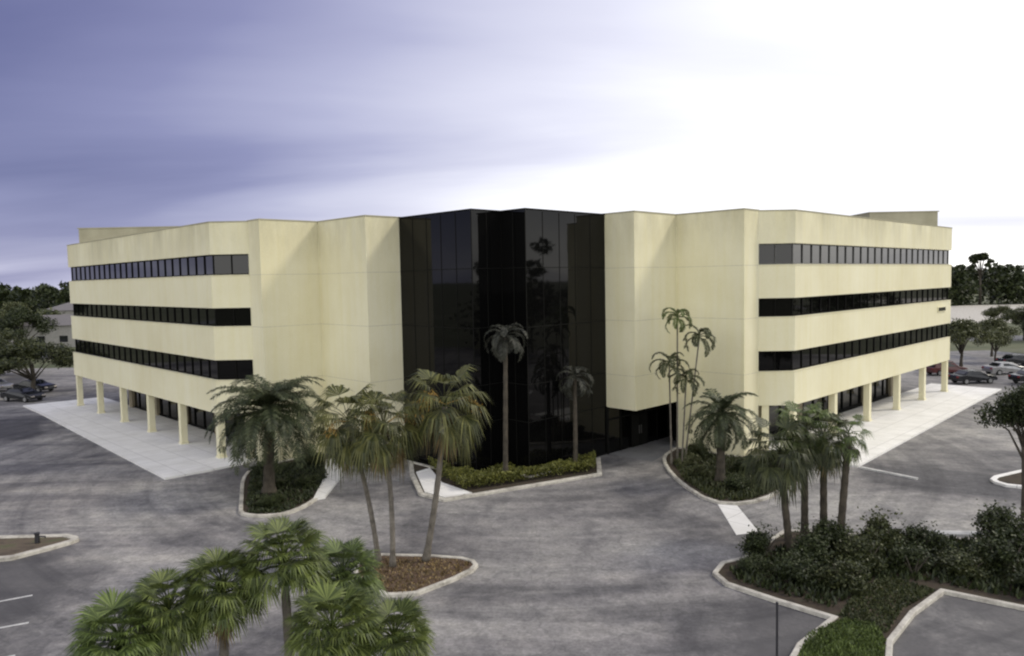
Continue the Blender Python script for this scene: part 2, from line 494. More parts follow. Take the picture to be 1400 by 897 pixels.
# underside of the projecting block + dark recess below it
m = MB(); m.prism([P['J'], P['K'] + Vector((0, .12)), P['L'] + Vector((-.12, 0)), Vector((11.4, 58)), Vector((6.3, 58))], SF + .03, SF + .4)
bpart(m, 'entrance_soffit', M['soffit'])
ent = [P['J'] + Vector((.03, .03)), P['J'] + Vector((5.2, 5.2)), P['L'] + Vector((.3, 4.2)), P['L'] + Vector((.3, .35))]
m = MB(); m.strip(ent, -.0, .12, 0, SF + .06); eg = bpart(m, 'entrance_glazing', M['glass'], recalc=True)
m = MB()
for p, t in along(ent, 1.6): m.obox(p, t, .05, .07, 0, SF + .03)
m.strip(ent, -.06, .05, 2.3, 2.4)
bpart(m, 'entrance_frame', M['bronze'], eg)
dt = Vector((s2, s2)); dc = P['J'] + dt * 3.6 + Vector((s2, -s2)) * .1
for k in (-1, 1):
    m = MB(); m.obox(dc + dt * .5 * k, dt, .46, .03, .03, 2.28); d = bpart(m, 'entrance_door', M['bronze'])
    m = MB(); m.obox(dc + dt * .12 * k + Vector((s2, -s2)) * .07, dt, .02, .03, .9, 1.5); bpart(m, 'door_handle', M['mull'], d)

# ---- central glass curtain wall
gl = [P[k] for k in 'FGHIJ']
m = MB(); m.strip(gl, .06, .2, 0, TOP - .02)
gw = bpart(m, 'glass_curtain_wall', M['glass'], recalc=True)
m = MB()
for p, t in along(offset(gl, .06), 1.4): m.obox(p, t, .02, .02, 0, TOP - .1)
for z in (.1, 3.3, 5.6, 9.1, 12.7):
    m.strip(gl, .03, .07, z - .02, z + .02)
bpart(m, 'curtain_wall_frame', M['bronze'], gw)
m = MB(); m.strip(gl, -.02, .55, TOP - .015, TOP + .06); bpart(m, 'coping', M['bronze'], gw, recalc=True)

# ---- roof, rear walls, penthouses
foot = offset([P[k] for k in ('P2', 'P', 'A', 'B', 'C', 'D', 'E', 'F', 'G', 'H', 'I', 'J', 'K', 'L', 'M', 'N', 'O', 'Q', 'Q2')], .3)
m = MB(); m.prism(foot + [RB2, RB1], TOP - .9, TOP - .6)
bpart(m, 'roof', M['roof'])
rear = [P['Q2'], RB2, RB1, P['P2']]
m = MB(); m.strip(rear, 0, .5, 0, TOP - .01); bpart(m, 'rear_wall', M['wall'], recalc=True)
for z0, z1 in ((R3B, R3T), (R2B, R2T), (R1B, R1T)):
    m = MB(); m.strip(rear, -.02, .1, z0, z1); bpart(m, 'rear_window', M['ribbon'], recalc=True)
for sg_ in (1, -1):
    m = MB()
    q = [(35.3, 73.9), (42.0, 73.9), (37.2, 78.6), (35.3, 78.6)] if sg_ == 1 else [(-33.2, 75.2), (-43.1, 75.2), (-38.4, 79.9), (-33.2, 79.9)]
    m.prism(q, TOP - .61, 17.85)
    ph = bpart(m, 'roof_penthouse', M['penthouse'])
    m = MB(); m.strip([Vector(p) for p in q] if sg_ == 1 else [Vector(p) for p in q][::-1], -.05, .25, 17.85, 17.95, True)
    bpart(m, 'coping', M['penthouse'], ph, recalc=True)
    xx = 18 * sg_
    for k, (dx, dy) in enumerate(((0, 60), (5, 63))):
        m = MB(); m.box((xx + dx * sg_ - 1.1, dy - .9, TOP - .6), (xx + dx * sg_ + 1.1, dy + .9, TOP + .35))
        bpart(m, 'rooftop_air_unit', M['mull'])

# ------------------------------------------------------------------ ground
m = MB(); m.box((-3500, -600, -1.0), (3500, 5200, -.12)); g = struct('ground', m, M['lawn'])
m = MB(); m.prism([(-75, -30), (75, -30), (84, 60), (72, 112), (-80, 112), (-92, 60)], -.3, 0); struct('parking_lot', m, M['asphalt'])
# far lots / streets beyond the trees
m = MB(); m.prism([(70, 172), (300, 172), (330, 262), (90, 262)], -.3, -.04); struct('far_parking_lot', m, M['kerb'])
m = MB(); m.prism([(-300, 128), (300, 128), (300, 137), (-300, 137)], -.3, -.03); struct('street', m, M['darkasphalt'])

# pale walks along both wings
apL = [(-45.6, 71.2), (-21.7, 45.7), (-19.6, 47.6), (-18.2, 49.2), (-17.4, 50.9), (-15.3, 54.2), (-20.5, 56.5), (-44.6, 80.5), (-50.0, 75.6)]
apR = [(45.6, 71.0), (21.2, 45.5), (18.6, 47.9), (17.0, 49.3), (15.2, 52.7), (19.5, 55.0), (44.5, 79.0), (49.0, 74.4)]
for a in (apL, apR):
    m = MB(); m.prism(a, -.1, .13); struct('walkway', m, M['concrete'])
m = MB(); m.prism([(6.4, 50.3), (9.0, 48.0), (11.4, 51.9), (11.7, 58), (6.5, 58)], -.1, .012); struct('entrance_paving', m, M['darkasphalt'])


def island(poly, fill, kw=.22, h=.15, open_from=None, kmat=None):
    poly = [Vector(p[:2]) for p in poly]
    ar = sum(poly[i - 1].x * poly[i].y - poly[i].x * poly[i - 1].y for i in range(len(poly)))
    if ar < 0: poly = poly[::-1]
    m = MB(); m.prism(offset(poly, kw * .5, True), -.1, h - .05); struct('planting_bed', m, fill)
    m = MB(); m.strip(poly, 0, kw, -.1, h, True); struct('kerb', m, kmat or M['kerb'], recalc=True, bevel=.03)


def smooth(poly, it=2):
    poly = [Vector(p[:2]) for p in poly]
    for _ in range(it):
        out = []
        for i in range(len(poly)):
            a, b = poly[i], poly[(i + 1) % len(poly)]
            out += [a * .75 + b * .25, a * .25 + b * .75]
        poly = out
    return poly


isl_left = [(-14.9, 39.6), (-14.3, 37.9), (-12.0, 37.7), (-10.9, 40.0), (-10.9, 44.0), (-12.2, 50.6), (-13.4, 51.9), (-16.3, 48.95), (-17.4, 46.9)]
island(smooth(isl_left, 2), M['mulch'])
m = MB(); m.prism([(-11.15, 40.6), (-10.6, 41.0), (-10.7, 46.0), (-12.0, 50.0), (-12.7, 49.6), (-11.7, 45.5)], -.05, .155); struct('sidewalk', m, M['concrete'])
isl_mid = [(-6.5, 45.6), (-5.4, 41.2), (-3.9, 39.9), (5.3, 44.7), (5.7, 48.9), (.9, 44.55), (-.57, 46.1), (-2.3, 44.4), (-7.0, 49.0)]
island(isl_mid, M['mulch'], .3)
m = MB(); m.prism([(-6.15, 45.9), (-5.1, 41.5), (-3.85, 40.35), (-2.4, 41.1), (-4.3, 43.4), (-5.4, 46.9)], -.05, .156); struct('sidewalk', m, M['concrete'])
isl_right = [(10.9, 51.0), (9.8, 49.0), (9.4, 46.3), (9.45, 42.6), (10.2, 38.7), (12.0, 38.2), (14.3, 39.9), (17.5, 44.2), (18.5, 47.4), (16.5, 49.3), (15.03, 48.0), (11.46, 51.6)]
island(smooth(isl_right, 1), M['mulch'])
m = MB(); m.prism([(10.65, 38.75), (11.6, 38.9), (11.35, 34.2), (10.2, 33.9)], -.05, .02); struct('ramp', m, M['concrete'])
isl_sm = [(-6.6, 29.2), (-4.45, 27.2), (-1.9, 29.7), (-1.5, 30.9), (-2.6, 31.7), (-7.0, 32.2)]
island(smooth(isl_sm, 1), M['redmulch'], .2)
isl_big = [(12.5, 34.2), (9.6, 30.9), (8.5, 30.4), (7.85, 29.3), (8.05, 28.2), (9.47, 26.6), (10.85, 25.2), (9.0, 23.4), (7.4, 21.0), (10.6, 20.6), (12.1, 23.4), (13.9, 25.4), (15.9, 27.1), (17.9, 25.6), (21.5, 23.0), (34, 22), (34, 32.4), (20, 32.6)]
island(isl_big, M['mulch'], .2)
m = MB(); m.prism([(12.2, 24.0), (13.8, 25.9), (15.5, 27.2), (14.6, 28.4), (12.6, 26.8), (11.4, 25.2)], 0, .125); struct('bare_soil', m, M['soil'])
isl_w = [(-20.6, 34.9), (-22.0, 35.6), (-34, 34.6), (-34, 30.8), (-22.8, 31.8), (-20.9, 34.1)]
island(smooth(isl_w, 1), M['soil'], .34, .16)
isl_e = [(26.9, 41.8), (27.3, 40.4), (30, 40.0), (36, 44), (35, 46), (28, 42.9)]
island(smooth(isl_e, 1), M['mulch'], .3, kmat=M['concrete'])

# painted lines (worn)
def line(a, b, w=.12, z=.006):
    a = Vector(a); b = Vector(b); t = (b - a).normalized(); nn = Vector((-t.y, t.x)) * w / 2
    m = MB(); m.prism([a - nn, b - nn, b + nn, a + nn], -.01, z); struct('road_marking', m, M['paint'])


line((21.3, 45.4), (23.3, 42.6), .24, .1)
line((-22.5, 26.6), (-19.0, 28.6))
line((-21.5, 24.3), (-17.6, 26.2))
line((-20.5, 21.8), (-16.5, 23.8))
for k in range(7):
    line((-58 + k * 2.2, 62 - k * 2.3), (-62 + k * 2.2, 58 - k * 2.3), .1)
line((18.8, 33.6), (21.2, 33.3), .5, .1)

# ------------------------------------------------------------------ palms
def rot_dir(az, el):
    return Vector((math.cos(el) * math.cos(az), math.cos(el) * math.sin(az), math.sin(el)))


def feather_frond(m, o, az, el, L, droop, ll, n=26, w=.05, rnd=R):
    p = Vector(o); seg = 10; step = L / seg; path = [p.copy()]; e = el; tang = []
    azz = az
    for i in range(seg):
        t = (i + 1) / seg
        e = el - droop * t ** 1.4
        azz += rnd.uniform(-.03, .03)
        d = rot_dir(azz, e); p = p + d * step; path.append(p.copy()); tang.append(d)
    tang.append(tang[-1])
    m.tube(path, [.035 * (1 - i / (seg + 1)) + .006 for i in range(seg + 1)], 3, False)
    for k in range(n):
        t = .14 + .86 * k / (n - 1); f = t * seg; i = min(int(f), seg - 1); q = path[i].lerp(path[i + 1], f - i)
        d = tang[i]; side = d.cross(Vector((0, 0, 1)))
        if side.length < .05: side = Vector((1, 0, 0))
        side.normalize(); up = side.cross(d)
        l = ll * (math.sin(math.pi * min(1, t * .85 + .13))) ** .6 * rnd.uniform(.8, 1.1)
        for s in (-1, 1):
            dd = (side * s * rnd.uniform(.75, .95) + d * rnd.uniform(.4, .7) + up * rnd.uniform(.0, .35)).normalized()
            mid = q + dd * l * .5; tip = q + dd * l + Vector((0, 0, -l * rnd.uniform(.12, .45)))
            ww = d * w
            m.add([q, mid - ww * .5, tip, mid + ww * .5], [(0, 1, 2, 3)])


def fan_leaf(m, o, az, el, pet, r, rnd=R, nseg=20, spread=2.6, droopk=.5):
    d = rot_dir(az, el); p0 = Vector(o); p1 = p0 + d * pet * .5; d2 = rot_dir(az, el - .3); p2 = p1 + d2 * pet * .5
    m.tube([p0, p1, p2], [.022, .016, .012], 3, False)
    side = d2.cross(Vector((0, 0, 1)))
    if side.length < .05: side = Vector((math.sin(az), -math.cos(az), 0))
    side.normalize(); up = side.cross(d2)
    fwd = (d2 - up * .25).normalized()
    tilt = rnd.uniform(-.35, .35)
    side = (side + up * tilt).normalized(); up = side.cross(fwd)
    for k in range(nseg):
        a = -spread / 2 + spread * k / (nseg - 1) + rnd.uniform(-.03, .03)
        dd = fwd * math.cos(a) + side * math.sin(a)
        px = -fwd * math.sin(a) + side * math.cos(a)
        L = r * (1 - .22 * abs(a) / (spread / 2)) * rnd.uniform(.85, 1.08)
        w = L * spread / nseg * .27
        m1 = p2 + dd * L * .55 + up * .05 * L
        tip = p2 + dd * L * .9 + Vector((0, 0, -L * droopk * rnd.uniform(.5, 1.1)))
        m.add([p2, m1 - px * w, tip, m1 + px * w], [(0, 1, 2, 3)])


def trunk_mesh(base, top, r0, r1, bend=(0, 0), n=10, seg=9, rings=True):
    m = MB(); b = Vector(base); t = Vector(top); path = []; rr = []
    for i in range(seg * 2 + 1):
        u = i / (seg * 2)
        p = b.lerp(t, u) + Vector((bend[0], bend[1], 0)) * math.sin(math.pi * u)
        path.append(p); r = r0 + (r1 - r0) * u + (r0 * .5 * max(0, 1 - u * 6) ** 2)
        rr.append(r * (1.05 if i % 2 else .95) if rings else r)
    m.tube(path, rr, n)
    return m


def palm(name, base, height, kind, label, cat='palm tree', group=None, crown_r=2., tr=.15, lean=(0, 0), bend=(0, 0), leaves=26,
         lm='leaffan', tm='trunk', flowers=0, skirt=0, seed=1, droop=1.5, elmin=-.5, fd=(.35, .35)):
    rnd = random.Random(seed)
    root = empty(name, base, label=label, cat=cat, group=group)
    top = Vector((lean[0], lean[1], height))
    m = trunk_mesh((0, 0, -.05), top, tr * 1.15, tr * .9, bend); m.build('trunk', M[tm], root, smooth=True)
    # boots / crownshaft
    m = MB()
    if kind == 'fan':
        for i in range(leaves):
            u = (i + .5) / leaves; el = 1.35 - (1.35 - elmin) * u ** .8 + rnd.uniform(-.12, .12); az = i * 2.39996 + rnd.uniform(-.2, .2)
            fan_leaf(m, top + Vector((0, 0, .25 * (1 - u))), az, el, crown_r * .5 * rnd.uniform(.85, 1.1), crown_r * .55 * rnd.uniform(.85, 1.1), rnd, 24, 3.4 * rnd.uniform(.8, 1.05), fd[0] + fd[1] * u)
    else:
        for i in range(leaves):
            u = (i + .5) / leaves; el = 1.4 - (1.4 - elmin) * u ** .9 + rnd.uniform(-.12, .12); az = i * 2.39996 + rnd.uniform(-.2, .2)
            feather_frond(m, top + Vector((0, 0, .3 * (1 - u))), az, el, crown_r * rnd.uniform(.88, 1.1) * (1 if u > .12 else .7), droop * rnd.uniform(.8, 1.2), crown_r * .2, int(22 + crown_r * 9), .075, rnd)
    m.build('crown', M[lm], root)
    if skirt:
        m = MB()
        for i in range(skirt):
            az = i * 2.4 + rnd.uniform(-.3, .3)
            if kind == 'fan': fan_leaf(m, top + Vector((0, 0, -.1)), az, rnd.uniform(-1.25, -.6), crown_r * .4, crown_r * .5, rnd, 12, 2., .6)
            else: feather_frond(m, top + Vector((0, 0, -.15)), az, rnd.uniform(-1.1, -.5), crown_r * .7, .5, crown_r * .16, 20, .04, rnd)
        m.build('dead_frond_skirt', M['deadleaf'], root)
    for i in range(flowers):
        m = MB(); az = i * 2.1 + rnd.uniform(-.4, .4) + 4.2
        d = rot_dir(az, rnd.uniform(.2, .7)); p0 = top + Vector((0, 0, .1)); p1 = p0 + d * crown_r * .45; p2 = p1 + rot_dir(az, -.6) * crown_r * .3
        m.tube([p0, p1, p2], [.03, .02, .01], 4, False)
        for k in range(90):
            q = p1.lerp(p2, rnd.random()) + Vector((rnd.gauss(0, .12), rnd.gauss(0, .12), rnd.gauss(-.1, .14)))
            a = rot_dir(rnd.uniform(0, 6.3), rnd.uniform(-1.5, .2)); b = a.cross(Vector((.3, .2, .9))).normalized()
            m.add([q, q + a * .08 - b * .025, q + a * .18, q + a * .08 + b * .025], [(0, 1, 2, 3)])
        m.build('flower_spray', M['flower'], root)
    return root


def height_at(px, py, Y):
    """height of the point seen at pixel (px,py) when it stands at depth Y"""
    a = survey(px, py, 0 if py > 420 else 200)
    t = Y / a.y
    return a.x * t, CAMZ + (a.z - CAMZ) * t


def palm_px(name, bpx, cpx, Y, **k):
    """bpx: x of the base in the photo; cpx: crown centre; Y depth of the palm"""
    x0 = survey(bpx[0], bpx[1]).x / survey(bpx[0], bpx[1]).y * Y
    x1, h = height_at(cpx[0], cpx[1], Y)
    return palm(name, (x0, Y, .1), h - .1, lean=(x1 - x0, k.pop('ly', 0)), **k)


palm_px('date_palm', (368, 680), (368, 566), 42.0, kind='feather', crown_r=3.9, tr=.30, leaves=66, lm='leafdate', tm='darktrunk', seed=3, droop=1.6, elmin=-.3,
        skirt=6, label='large dark bushy date palm in the planter beside the left wing')
palm_px('date_palm', (985, 652), (986, 570), 42.6, kind='feather', crown_r=2.5, tr=.24, leaves=40, lm='leafdate', tm='darktrunk', seed=5, droop=1.6, elmin=-.6,
        label='small round date palm in the planter right of the entrance')
# cabbage palms in the small kerbed island
grp = 'fan palms in the small kerbed island'
palm_px('fan_palm', (518, 772), (478, 578), 31.2, kind='fan', crown_r=2.1, tr=.10, leaves=29, lm='leafolive', seed=11, skirt=4, flowers=2, bend=(.15, 0), elmin=-.8, group=grp,
        label='leaning fan palm on the left of the small triangular island', ly=-.3)
palm_px('fan_palm', (537, 776), (524, 586), 30.6, kind='fan', crown_r=2.1, tr=.10, leaves=29, lm='leafolive', seed=12, skirt=6, flowers=3, bend=(.12, 0), elmin=-.8, group=grp,
        label='middle fan palm with orange flower sprays in the small triangular island')
palm_px('fan_palm', (582, 770), (608, 556), 31.2, kind='fan', crown_r=2.3, tr=.12, leaves=28, lm='leafolive', seed=13, skirt=3, flowers=4, bend=(.1, 0), elmin=-.7, group=grp,
        label='tall fan palm with yellow flower sprays at the right of the small triangular island')
# slender palms against the black glass
grp = 'slender palms in front of the black glass'
palm_px('slender_palm', (691, 650), (691, 462), 43.7, kind='feather', crown_r=1.9, tr=.13, leaves=16, lm='leafgrey', tm='darktrunk', seed=21, droop=2.2, elmin=-.3, group=grp,
        label='tallest slender grey palm in front of the black glass')
palm_px('slender_palm', (787, 640), (786, 518), 46.3, kind='feather', crown_r=1.7, tr=.13, leaves=15, lm='leafgrey', tm='darktrunk', seed=22, droop=2.2, elmin=-.3, group=grp,
        label='shorter slender palm at the right end of the olive hedge')
# thin clustering palms near the entrance
grp = 'thin palms right of the entrance'
for i, (bx, cx, cy, Y, r, lb) in enumerate(((926, 926, 436, 47.6, 1.15, 'tallest thin palm against the cream wall right of the entrance'),
                                            (936, 956, 462, 47.2, 1.2, 'thin palm leaning right against the cream wall'),
                                            (918, 915, 500, 46.8, 1.3, 'thin palm at the left of the cluster by the dark entrance'),
                                            (932, 938, 520, 46.4, 1.2, 'lowest thin palm of the cluster right of the entrance'))):
    palm_px('thin_palm', (bx, 620), (cx, cy), Y, kind='feather', crown_r=r * 1.3, tr=.05, leaves=11, lm='leafmid' if i else 'leaffan', seed=31 + i, droop=2.4, elmin=0, group=grp, label=lb)
# fan palms in the large right bed
grp = 'fan palms in the large right bed'
for i, (bx, by, cx, cy, Y, r, lb) in enumerate(((1080, 760, 1066, 622, 31.6, 2.0, 'leftmost dark fan palm in the large right bed'),
                                                (1100, 752, 1100, 588, 33.0, 1.7, 'tallest fan palm in the middle of the right bed group'),
                                                (1126, 745, 1126, 602, 32.4, 1.7, 'fan palm with hanging brown fronds in the right bed group'),
                                                (1147, 755, 1160, 598, 31.6, 1.15, 'slim small-headed fan palm at the right of the right bed group'))):
    palm_px('fan_palm', (bx, by), (cx, cy), Y, kind='fan', crown_r=r, tr=.15, leaves=30 if i < 3 else 16, lm='leafmid' if i % 2 == 0 else 'leaffan', tm='darktrunk', seed=41 + i, skirt=5 if i == 2 else 2, elmin=-.7, group=grp, label=lb)
# near fan palms at the bottom left
grp = 'green fan palms nearest the camera'
for i, (cx, cy, z, r, lf, lb) in enumerate(((388, 775, 5.5, 1.25, 'leafgreen', 'tallest bright fan palm nearest the camera'),
                                            (305, 815, 5.0, 1.15, 'leafgreen', 'foreground fan palm just left of the tallest near one'),
                                            (232, 845, 4.7, 1.15, 'leafgreen', 'foreground fan palm second from the left edge of the near clump'),
                                            (165, 888, 4.3, 1.2, 'leaffan', 'leftmost foreground fan palm, cut by the bottom edge'),
                                            (470, 800, 4.6, 1.2, 'leaffan', 'small fan palm between the tallest near palm and the small island'),
                                            (455, 872, 4.5, 1.25, 'leafgreen', 'bright green fan palm at the bottom centre left'),
                                            (540, 885, 4.1, 1.1, 'leafgreen', 'rightmost foreground fan palm below the small island'))):
    p = survey(cx, cy, z)
    palm('fan_palm', (p.x, p.y, 0), z, 'fan', lb, group=grp, crown_r=r, tr=.11, leaves=54, lm=lf, tm='trunk', seed=61 + i, elmin=-.15 - .12 * (i % 3), fd=(.08, .32), skirt=3 if i in (1, 5) else 0, lean=(0, 0), bend=(.05 * (-1) ** i, 0))
m = MB(); m.prism(smooth([(-10.8, 21.4), (-3.0, 20.6), (-1.8, 17.2), (-10.6, 13.4)], 2), -.05, .1); struct('planting_bed', m, M['mulch'])

# ------------------------------------------------------------------ leafy plants
def leaf_quad(m, q, s, rnd, up=.3):
    a = rot_dir(rnd.uniform(0, 6.283), rnd.uniform(-1.0, 1.2)); b = a.cross(rot_dir(rnd.uniform(0, 6.283), rnd.uniform(.2, 1.5)))
    if b.length < .05: b = Vector((0, 0, 1))
    b.normalize()
    m.add([q - a * s * .5, q - b * s * .28, q + a * s * .5, q + b * s * .28], [(0, 1, 2, 3)])


def blob_leaves(m, c, r, n, s, rnd, flat=1., shell=.5):
    c = Vector(c)
    for _ in range(n):
        d = rot_dir(rnd.uniform(0, 6.283), math.asin(rnd.uniform(-1, 1)))
        rr = r * (shell + (1 - shell) * rnd.random()) * (1 + .3 * noise.noise(d * 2.2 + c))
        leaf_quad(m, c + Vector((d.x * rr, d.y * rr, d.z * rr * flat)), s * rnd.uniform(.6, 1.3), rnd)


def shrub_proto(seed, r=1.0, h=1.2, n=5200, s=.115, lm='leafdark', lobes=9):
    rnd = random.Random(seed)
    root = empty('shrub', (0, 0, 0), cat='shrub')
    m = MB()
    for k in range(lobes):
        a = rnd.uniform(0, 6.283); rr = r * .62 * math.sqrt(rnd.random()); lr = r * rnd.uniform(.3, .52)
        blob_leaves(m, (rr * math.cos(a), rr * math.sin(a), max(lr * .6, rnd.uniform(.35, 1.) * h - lr * .5)), lr, n // lobes, s, rnd, .85, .35)
    for k in range(n // 60):   # stray shoots
        a = rnd.uniform(0, 6.283); q = Vector((r * .8 * math.cos(a) * rnd.random(), r * .8 * math.sin(a) * rnd.random(), h * rnd.uniform(.85, 1.25)))
        leaf_quad(m, q, s * 1.1, rnd)
    m.build('foliage', M[lm], root)
    m = MB()
    for k in range(7):
        a = k * .9; m.tube([(0, 0, 0), (r * .25 * math.cos(a), r * .25 * math.sin(a), h * .4), (r * .5 * math.cos(a), r * .5 * math.sin(a), h * .8)], [.04, .03, .012], 5)
    m.build('stems', M['bark'], root)
    return root


protos = [shrub_proto(101), shrub_proto(102, lobes=7), shrub_proto(103, lm='leafmid', lobes=11), shrub_proto(104, h=.9, n=3600, s=.10, lm='leafpale')]
used = set()


def put_shrub(k, x, y, sc, sz, label, group, z=.1):
    if k in used: o = copy_tree(protos[k])
    else: o = protos[k]; used.add(k)
    o.location = (x, y, z); o.scale = (sc, sc, sz); o.rotation_euler = (0, 0, (x * 7.3 + y * 3.1) % 6.28)
    o['label'] = label; o['group'] = group
    return o


gb = 'dark shrubs massed in the large right bed'
big = [(9.6, 29.2, .8, .7, 0, 'low dark shrub at the rounded tip of the large right bed'),
       (10.5, 31.0, 1.0, 1.25, 1, 'dark shrub at the foot of the leftmost fan palm of the right bed'),
       (10.9, 28.3, 1.1, 1.1, 0, 'dark shrub just inside the front kerb of the right bed'),
       (12.0, 30.2, 1.2, 1.5, 1, 'tall dark shrub beneath the fan palms of the right bed'),
       (12.4, 27.6, 1.15, 1.2, 2, 'olive leaved shrub near the kerb point of the right bed'),
       (13.6, 31.4, 1.1, 1.3, 0, 'dark shrub behind the slim palm of the right bed'),
       (13.9, 29.3, 1.2, 1.6, 2, 'olive shrub in the middle of the right bed mass'),
       (15.4, 31.0, 1.2, 1.8, 2, 'tallest shrub of the right bed, with a bumpy green top'),
       (15.6, 28.7, 1.1, 1.3, 1, 'dark shrub behind the bare soil of the right bed'),
       (17.0, 30.6, 1.1, 1.4, 0, 'dark shrub right of the tallest shrub in the right bed'),
       (17.6, 28.6, 1.2, 1.0, 2, 'low olive shrub before the asphalt notch of the right bed'),
       (19.2, 28.8, 1.3, 1.6, 1, 'dark shrub beside the right hand kerb of the asphalt notch'),
       (20.6, 31.0, 1.4, 1.9, 0, 'big dark shrub at the right edge, behind the others'),
       (21.4, 28.0, 1.4, 1.6, 1, 'big dark shrub at the right edge, nearest the kerb'),
       (19.2, 26.9, 1.0, 1.0, 0, 'rounded dark shrub hanging over the right hand kerb'),
       (23.4, 30.2, 1.4, 1.8, 2, 'olive shrub at the extreme right under the dark round tree')]
for x, y, sc, sz, k, lb in big: put_shrub(k, x, y, sc, sz * .72, lb, gb)
gr = 'low shrubs in the planter right of the entrance'
for x, y, sc, sz, k, lb in [(10.9, 46.6, .9, .7, 3, 'pale low shrub beside the curved kerb near the dark entrance'),
                            (11.0, 43.6, .8, .55, 2, 'olive low shrub behind the curved white kerb'),
                            (12.0, 48.4, 1.0, .9, 2, 'olive shrub at the wall right of the dark entrance'),
                            (12.4, 41.0, 1.0, .6, 0, 'dark shrub at the front of the planter left of the small date palm foot'),
                            (14.2, 41.6, 1.1, .6, 1, 'dark shrub at the right foot of the small date palm'),
                            (13.9, 44.6, 1.0, .7, 0, 'dark shrub behind the small date palm'),
                            (16.2, 44.6, 1.1, .8, 1, 'dark shrub before the chamfered corner of the right wing'),
                            (16.9, 46.8, .9, .7, 2, 'olive shrub beside the first column of the right wing')]:
    put_shrub(k, x, y, sc, sz, lb, gr)
gl_ = 'low shrubs in the planter by the left wing'
for x, y, sc, sz, k, lb in [(-13.2, 39.6, 1.0, .35, 0, 'low dark ground shrub at the front of the left planter'),
                            (-14.2, 43.2, 1.1, .45, 1, 'low dark shrub left of the large date palm foot'),
                            (-12.2, 43.2, .9, .5, 0, 'low dark shrub right of the large date palm foot'),
                            (-15.6, 46.4, 1.1, .7, 1, 'dark shrub at the back of the left planter near the wall'),
                            (-13.4, 48.4, 1.1, .9, 2, 'olive shrub against the cream wall behind the large date palm')]:
    put_shrub(k, x, y, sc, sz, lb, gl_)


# olive hedge in the central planter : one clipped mass
def inside(poly, x, y):
    c = False
    for i in range(len(poly)):
        a, b = poly[i - 1], poly[i]
        if (a[1] > y) != (b[1] > y) and x < (b[0] - a[0]) * (y - a[1]) / (b[1] - a[1]) + a[0]: c = not c
    return c


rnd = random.Random(77)
hp = [(-4.0, 43.6), (-2.9, 41.5), (5.0, 45.4), (5.3, 48.2), (.9, 44.2), (-.57, 45.6), (-2.3, 44.0), (-5.6, 47.3)]
m = MB(); cnt = 0
while cnt < 9500:
    x = rnd.uniform(-6, 5.6); y = rnd.uniform(40.5, 48.6)
    if not inside(hp, x, y): continue
    h = .62 + .22 * noise.noise(Vector((x * .9, y * .9, 0))) + .1 * noise.noise(Vector((x * 3, y * 3, 5)))
    leaf_quad(m, Vector((x, y, .12 + h * rnd.random() ** .45)), .15 * rnd.uniform(.7, 1.3), rnd); cnt += 1
tag(m.build('hedge', M['leafhedge']), 'low olive green hedge filling the central planter below the black glass', 'hedge')

# ground cover and grass
def ground_cover(name, poly, n, h, s, mt, kind='stuff', **k):
    rnd = random.Random(len(name) + n); m = MB(); c = 0
    xs = [p[0] for p in poly]; ys = [p[1] for p in poly]
    while c < n:
        x = rnd.uniform(min(xs), max(xs)); y = rnd.uniform(min(ys), max(ys))
        if not inside(poly, x, y): continue
        q = Vector((x, y, .1)); d = rot_dir(rnd.uniform(0, 6.28), rnd.uniform(.7, 1.5)); b = Vector((d.y, -d.x, 0)).normalized() * s * .12
        L = h * rnd.uniform(.5, 1.2)
        m.add([q - b, q + b, q + d * L * .6 + b * .8, q + d * L + Vector((0, 0, -.1 * L)), q + d * L * .6 - b * .8], [(0, 1, 2, 3, 4)]); c += 1
    return tag(m.build(name, M[mt]), kind=kind, **k)


ground_cover('grass', [(9.6, 24.0), (11.2, 25.0), (12.1, 24.6), (11.9, 23.5), (10.5, 20.9), (7.9, 21.2)], 8000, .14, .22, 'leaffan', label='bright green grass patch at the bottom right between two kerbs', cat='grass')
ground_cover('ground_cover', [(-14.6, 39.9), (-13.9, 38.2), (-12.1, 38.1), (-11.3, 40.5), (-11.5, 45.5), (-13.3, 50.5), (-16.8, 47.0)], 5000, .22, .35, 'leafdark', label='dark ground cover under the large date palm', cat='ground cover')
ground_cover('ground_cover', [(10.1, 47), (9.9, 43), (10.6, 39.2), (12.0, 38.7), (14.0, 40.2), (17, 44.4), (17.8, 47), (15, 47.6), (11.5, 50.5)], 6500, .28, .35, 'leafmid', label='olive ground cover inside the curved kerb right of the entrance', cat='ground cover')
ground_cover('ground_cover', [(9.8, 30.5), (8.5, 29.5), (8.7, 28.3), (11.2, 25.9), (14, 28.4), (16, 28), (18, 26.5), (21.5, 24), (28, 25), (28, 31.8), (13, 33)], 9000, .35, .4, 'leafdark', label='dark ground cover between the shrubs of the large right bed', cat='ground cover')
ground_cover('leaf_litter', [(-6.2, 29.4), (-4.45, 27.7), (-2.2, 29.9), (-1.9, 30.8), (-2.8, 31.3), (-6.5, 31.7)], 1300, .1, .3, 'deadleaf', label='brown litter and weeds on the small triangular island', cat='leaf litter')

ground_cover('ground_cover', [(12.2, 24.0), (13.6, 25.7), (15.6, 27.2), (14.6, 28.8), (12.4, 26.9), (11.2, 25.3)], 4500, .13, .3, 'leafmid', label='low dark green cover sloping between the shrubs and the bottom right kerb', cat='ground cover')

